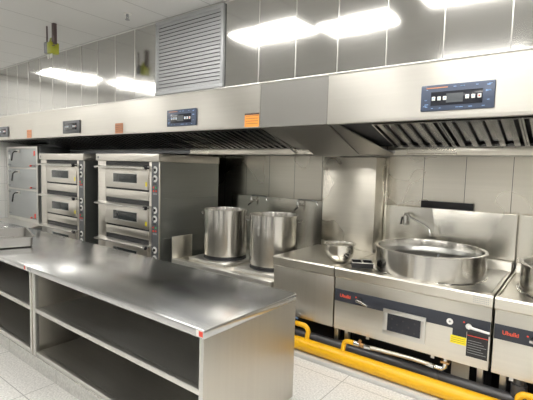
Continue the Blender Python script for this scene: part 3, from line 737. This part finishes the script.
# braided hose to the range
hp = [(-1.275, 2.998, 0.222), (-1.20, 3.01, 0.222), (-1.05, 3.03, 0.220), (-0.90, 3.05, 0.215), (-0.78, 3.06, 0.205)]
h = empty('braided_hose', (-1.275, 2.998, 0.222), 'grey braided gas hose running under the wok range between two valves', 'hose')
MB().tube([Vector(q)-Vector(hp[0]) for q in hp], 0.016, 12).build('hose', 'sheet', h)
MB().tube([(0, 0, 0), (0.05, 0.005, 0.0)], 0.018, 6).build('end_fitting', 'chrome', h); MB().tube([(0.455, 0.06, -0.014), (0.51, 0.062, -0.02)], 0.018, 6).build('end_fitting', 'chrome', h)
v = empty('gas_valve', (-0.74, 3.065, 0.20), 'steel elbow valve with brass lever under the yellow label', 'valve', 'ball valves on the gas branches')
b = MB(); b.tube([(-0.02, 0, 0), (0.03, 0, 0.0), (0.05, 0, 0.02), (0.052, 0, 0.083)], 0.018, 12); b.build('body', 'chrome', v)
MB().box(0.02, 0.08, -0.025, 0.02, 0.050, 0.064, 0.003).build('lever', 'brass', v)
# black pipe behind
e = empty('black_pipe', (-2.2, 3.115, 0.112), 'black water pipe with couplings behind the yellow gas pipe', 'pipe')
MB().tube([(0, 0, 0), (3.5, 0, 0)], 0.040, 20).build('main_pipe', 'blackpipe', e)
for x in (0.7, 1.42): MB().tube([(x-0.04, 0, 0), (x+0.04, 0, 0)], 0.048, 20).build('coupling', 'blackpipe', e)
b = MB(); b.tube([(1.91, 0, 0), (2.01, 0, 0)], 0.048, 20); b.tube([(1.96, 0, 0.03), (1.96, 0, 0.12)], 0.048, 16); b.build('tee_fitting', 'blackpipe', e)
MB().tube([(1.96, 0, 0.121), (1.96, 0, 0.171)], 0.036, 14).build('branch_pipe', 'blackpipe', e)

# ------------------------------------------------------------------ small things on the ceiling
e = empty('hanging_junction_unit', (-4.70, 2.23, ZC), 'grey and yellow-green electrical box hung from the ceiling on two dark rods', 'electrical box')
MB().tube([(-0.10, 0, -0.001), (-0.10, 0, -0.20), (-0.07, 0, -0.22)], 0.008, 10).build('thin_rod', 'rod', e)
MB().box(0.045, 0.085, -0.02, 0.02, -0.22, -0.001, 0.003).build('thick_rod', 'rod', e)
MB().box(-0.075, -0.005, -0.05, 0.05, -0.31, -0.19, 0.008).build('grey_housing', 'housing', e)
MB().box(-0.002, 0.07, -0.05, 0.05, -0.32, -0.20, 0.008).build('yellow_housing', 'lime', e)
MB().tube([(-0.02, 0, -0.195), (0.01, 0, -0.16), (0.06, 0, -0.18)], 0.02, 10).build('cable_gland', 'lime', e)
for xx in (-0.035, 0.012, 0.045): MB().tube([(xx, -0.02, -0.318), (xx, -0.02, -0.365)], 0.007, 10).build('white_pin', 'white', e)
MB().tube([(0.07, -0.02, -0.24), (0.12, -0.03, -0.245)], 0.007, 8).build('red_wire', 'rod', e)
e = empty('sprinkler', (-3.70, 2.50, ZC), 'small metal fire sprinkler head on the ceiling before the vent grille', 'sprinkler')
MB().lathe([(0.0, -0.008), (0.038, -0.008), (0.040, -0.001), (0.0, -0.001)], (0, 0), 24).build('escutcheon', 'frame', e)
b = MB(); b.tube([(0, 0, -0.008), (0, 0, -0.03)], 0.013, 12); b.tube([(-0.012, 0, -0.03), (-0.016, 0, -0.045), (0, 0, -0.06)], 0.004, 8); b.tube([(0.012, 0, -0.03), (0.016, 0, -0.045), (0, 0, -0.06)], 0.004, 8)
b.build('frame_arms', 'textgrey', e)
MB().lathe([(0.0, -0.060), (0.024, -0.060), (0.024, -0.063), (0.0, -0.063)], (0, 0), 20).build('deflector', 'textgrey', e)

# ------------------------------------------------------------------ camera and view
cam = bpy.data.cameras.new('camera'); co = bpy.data.objects.new('camera', cam); C.objects.link(co)
R_ = ((0.7941259224, 0.6071314299, 0.0274853812), (0.0685374889, -0.0445273793, -0.9966543659), (-0.6038763383, 0.7933528467, -0.0769716098))
r, dn, fw = (Vector(v) for v in R_)
m = Matrix((r, -dn, -fw)).transposed().to_4x4(); m.translation = Vector((0, 0, 1.6))
co.matrix_world = m
cam.sensor_width = 36; cam.lens = 413.7013/533*36; cam.clip_start = 0.05
bpy.context.scene.camera = co
w = bpy.data.worlds.new('world'); bpy.context.scene.world = w; w.use_nodes = True
w.node_tree.nodes['Background'].inputs[0].default_value = (0.5, 0.5, 0.5, 1)
w.node_tree.nodes['Background'].inputs[1].default_value = 0.2
vs = bpy.context.scene.view_settings
vs.view_transform = 'Standard'; vs.look = 'None'; vs.gamma = 1; vs.exposure = 0.33
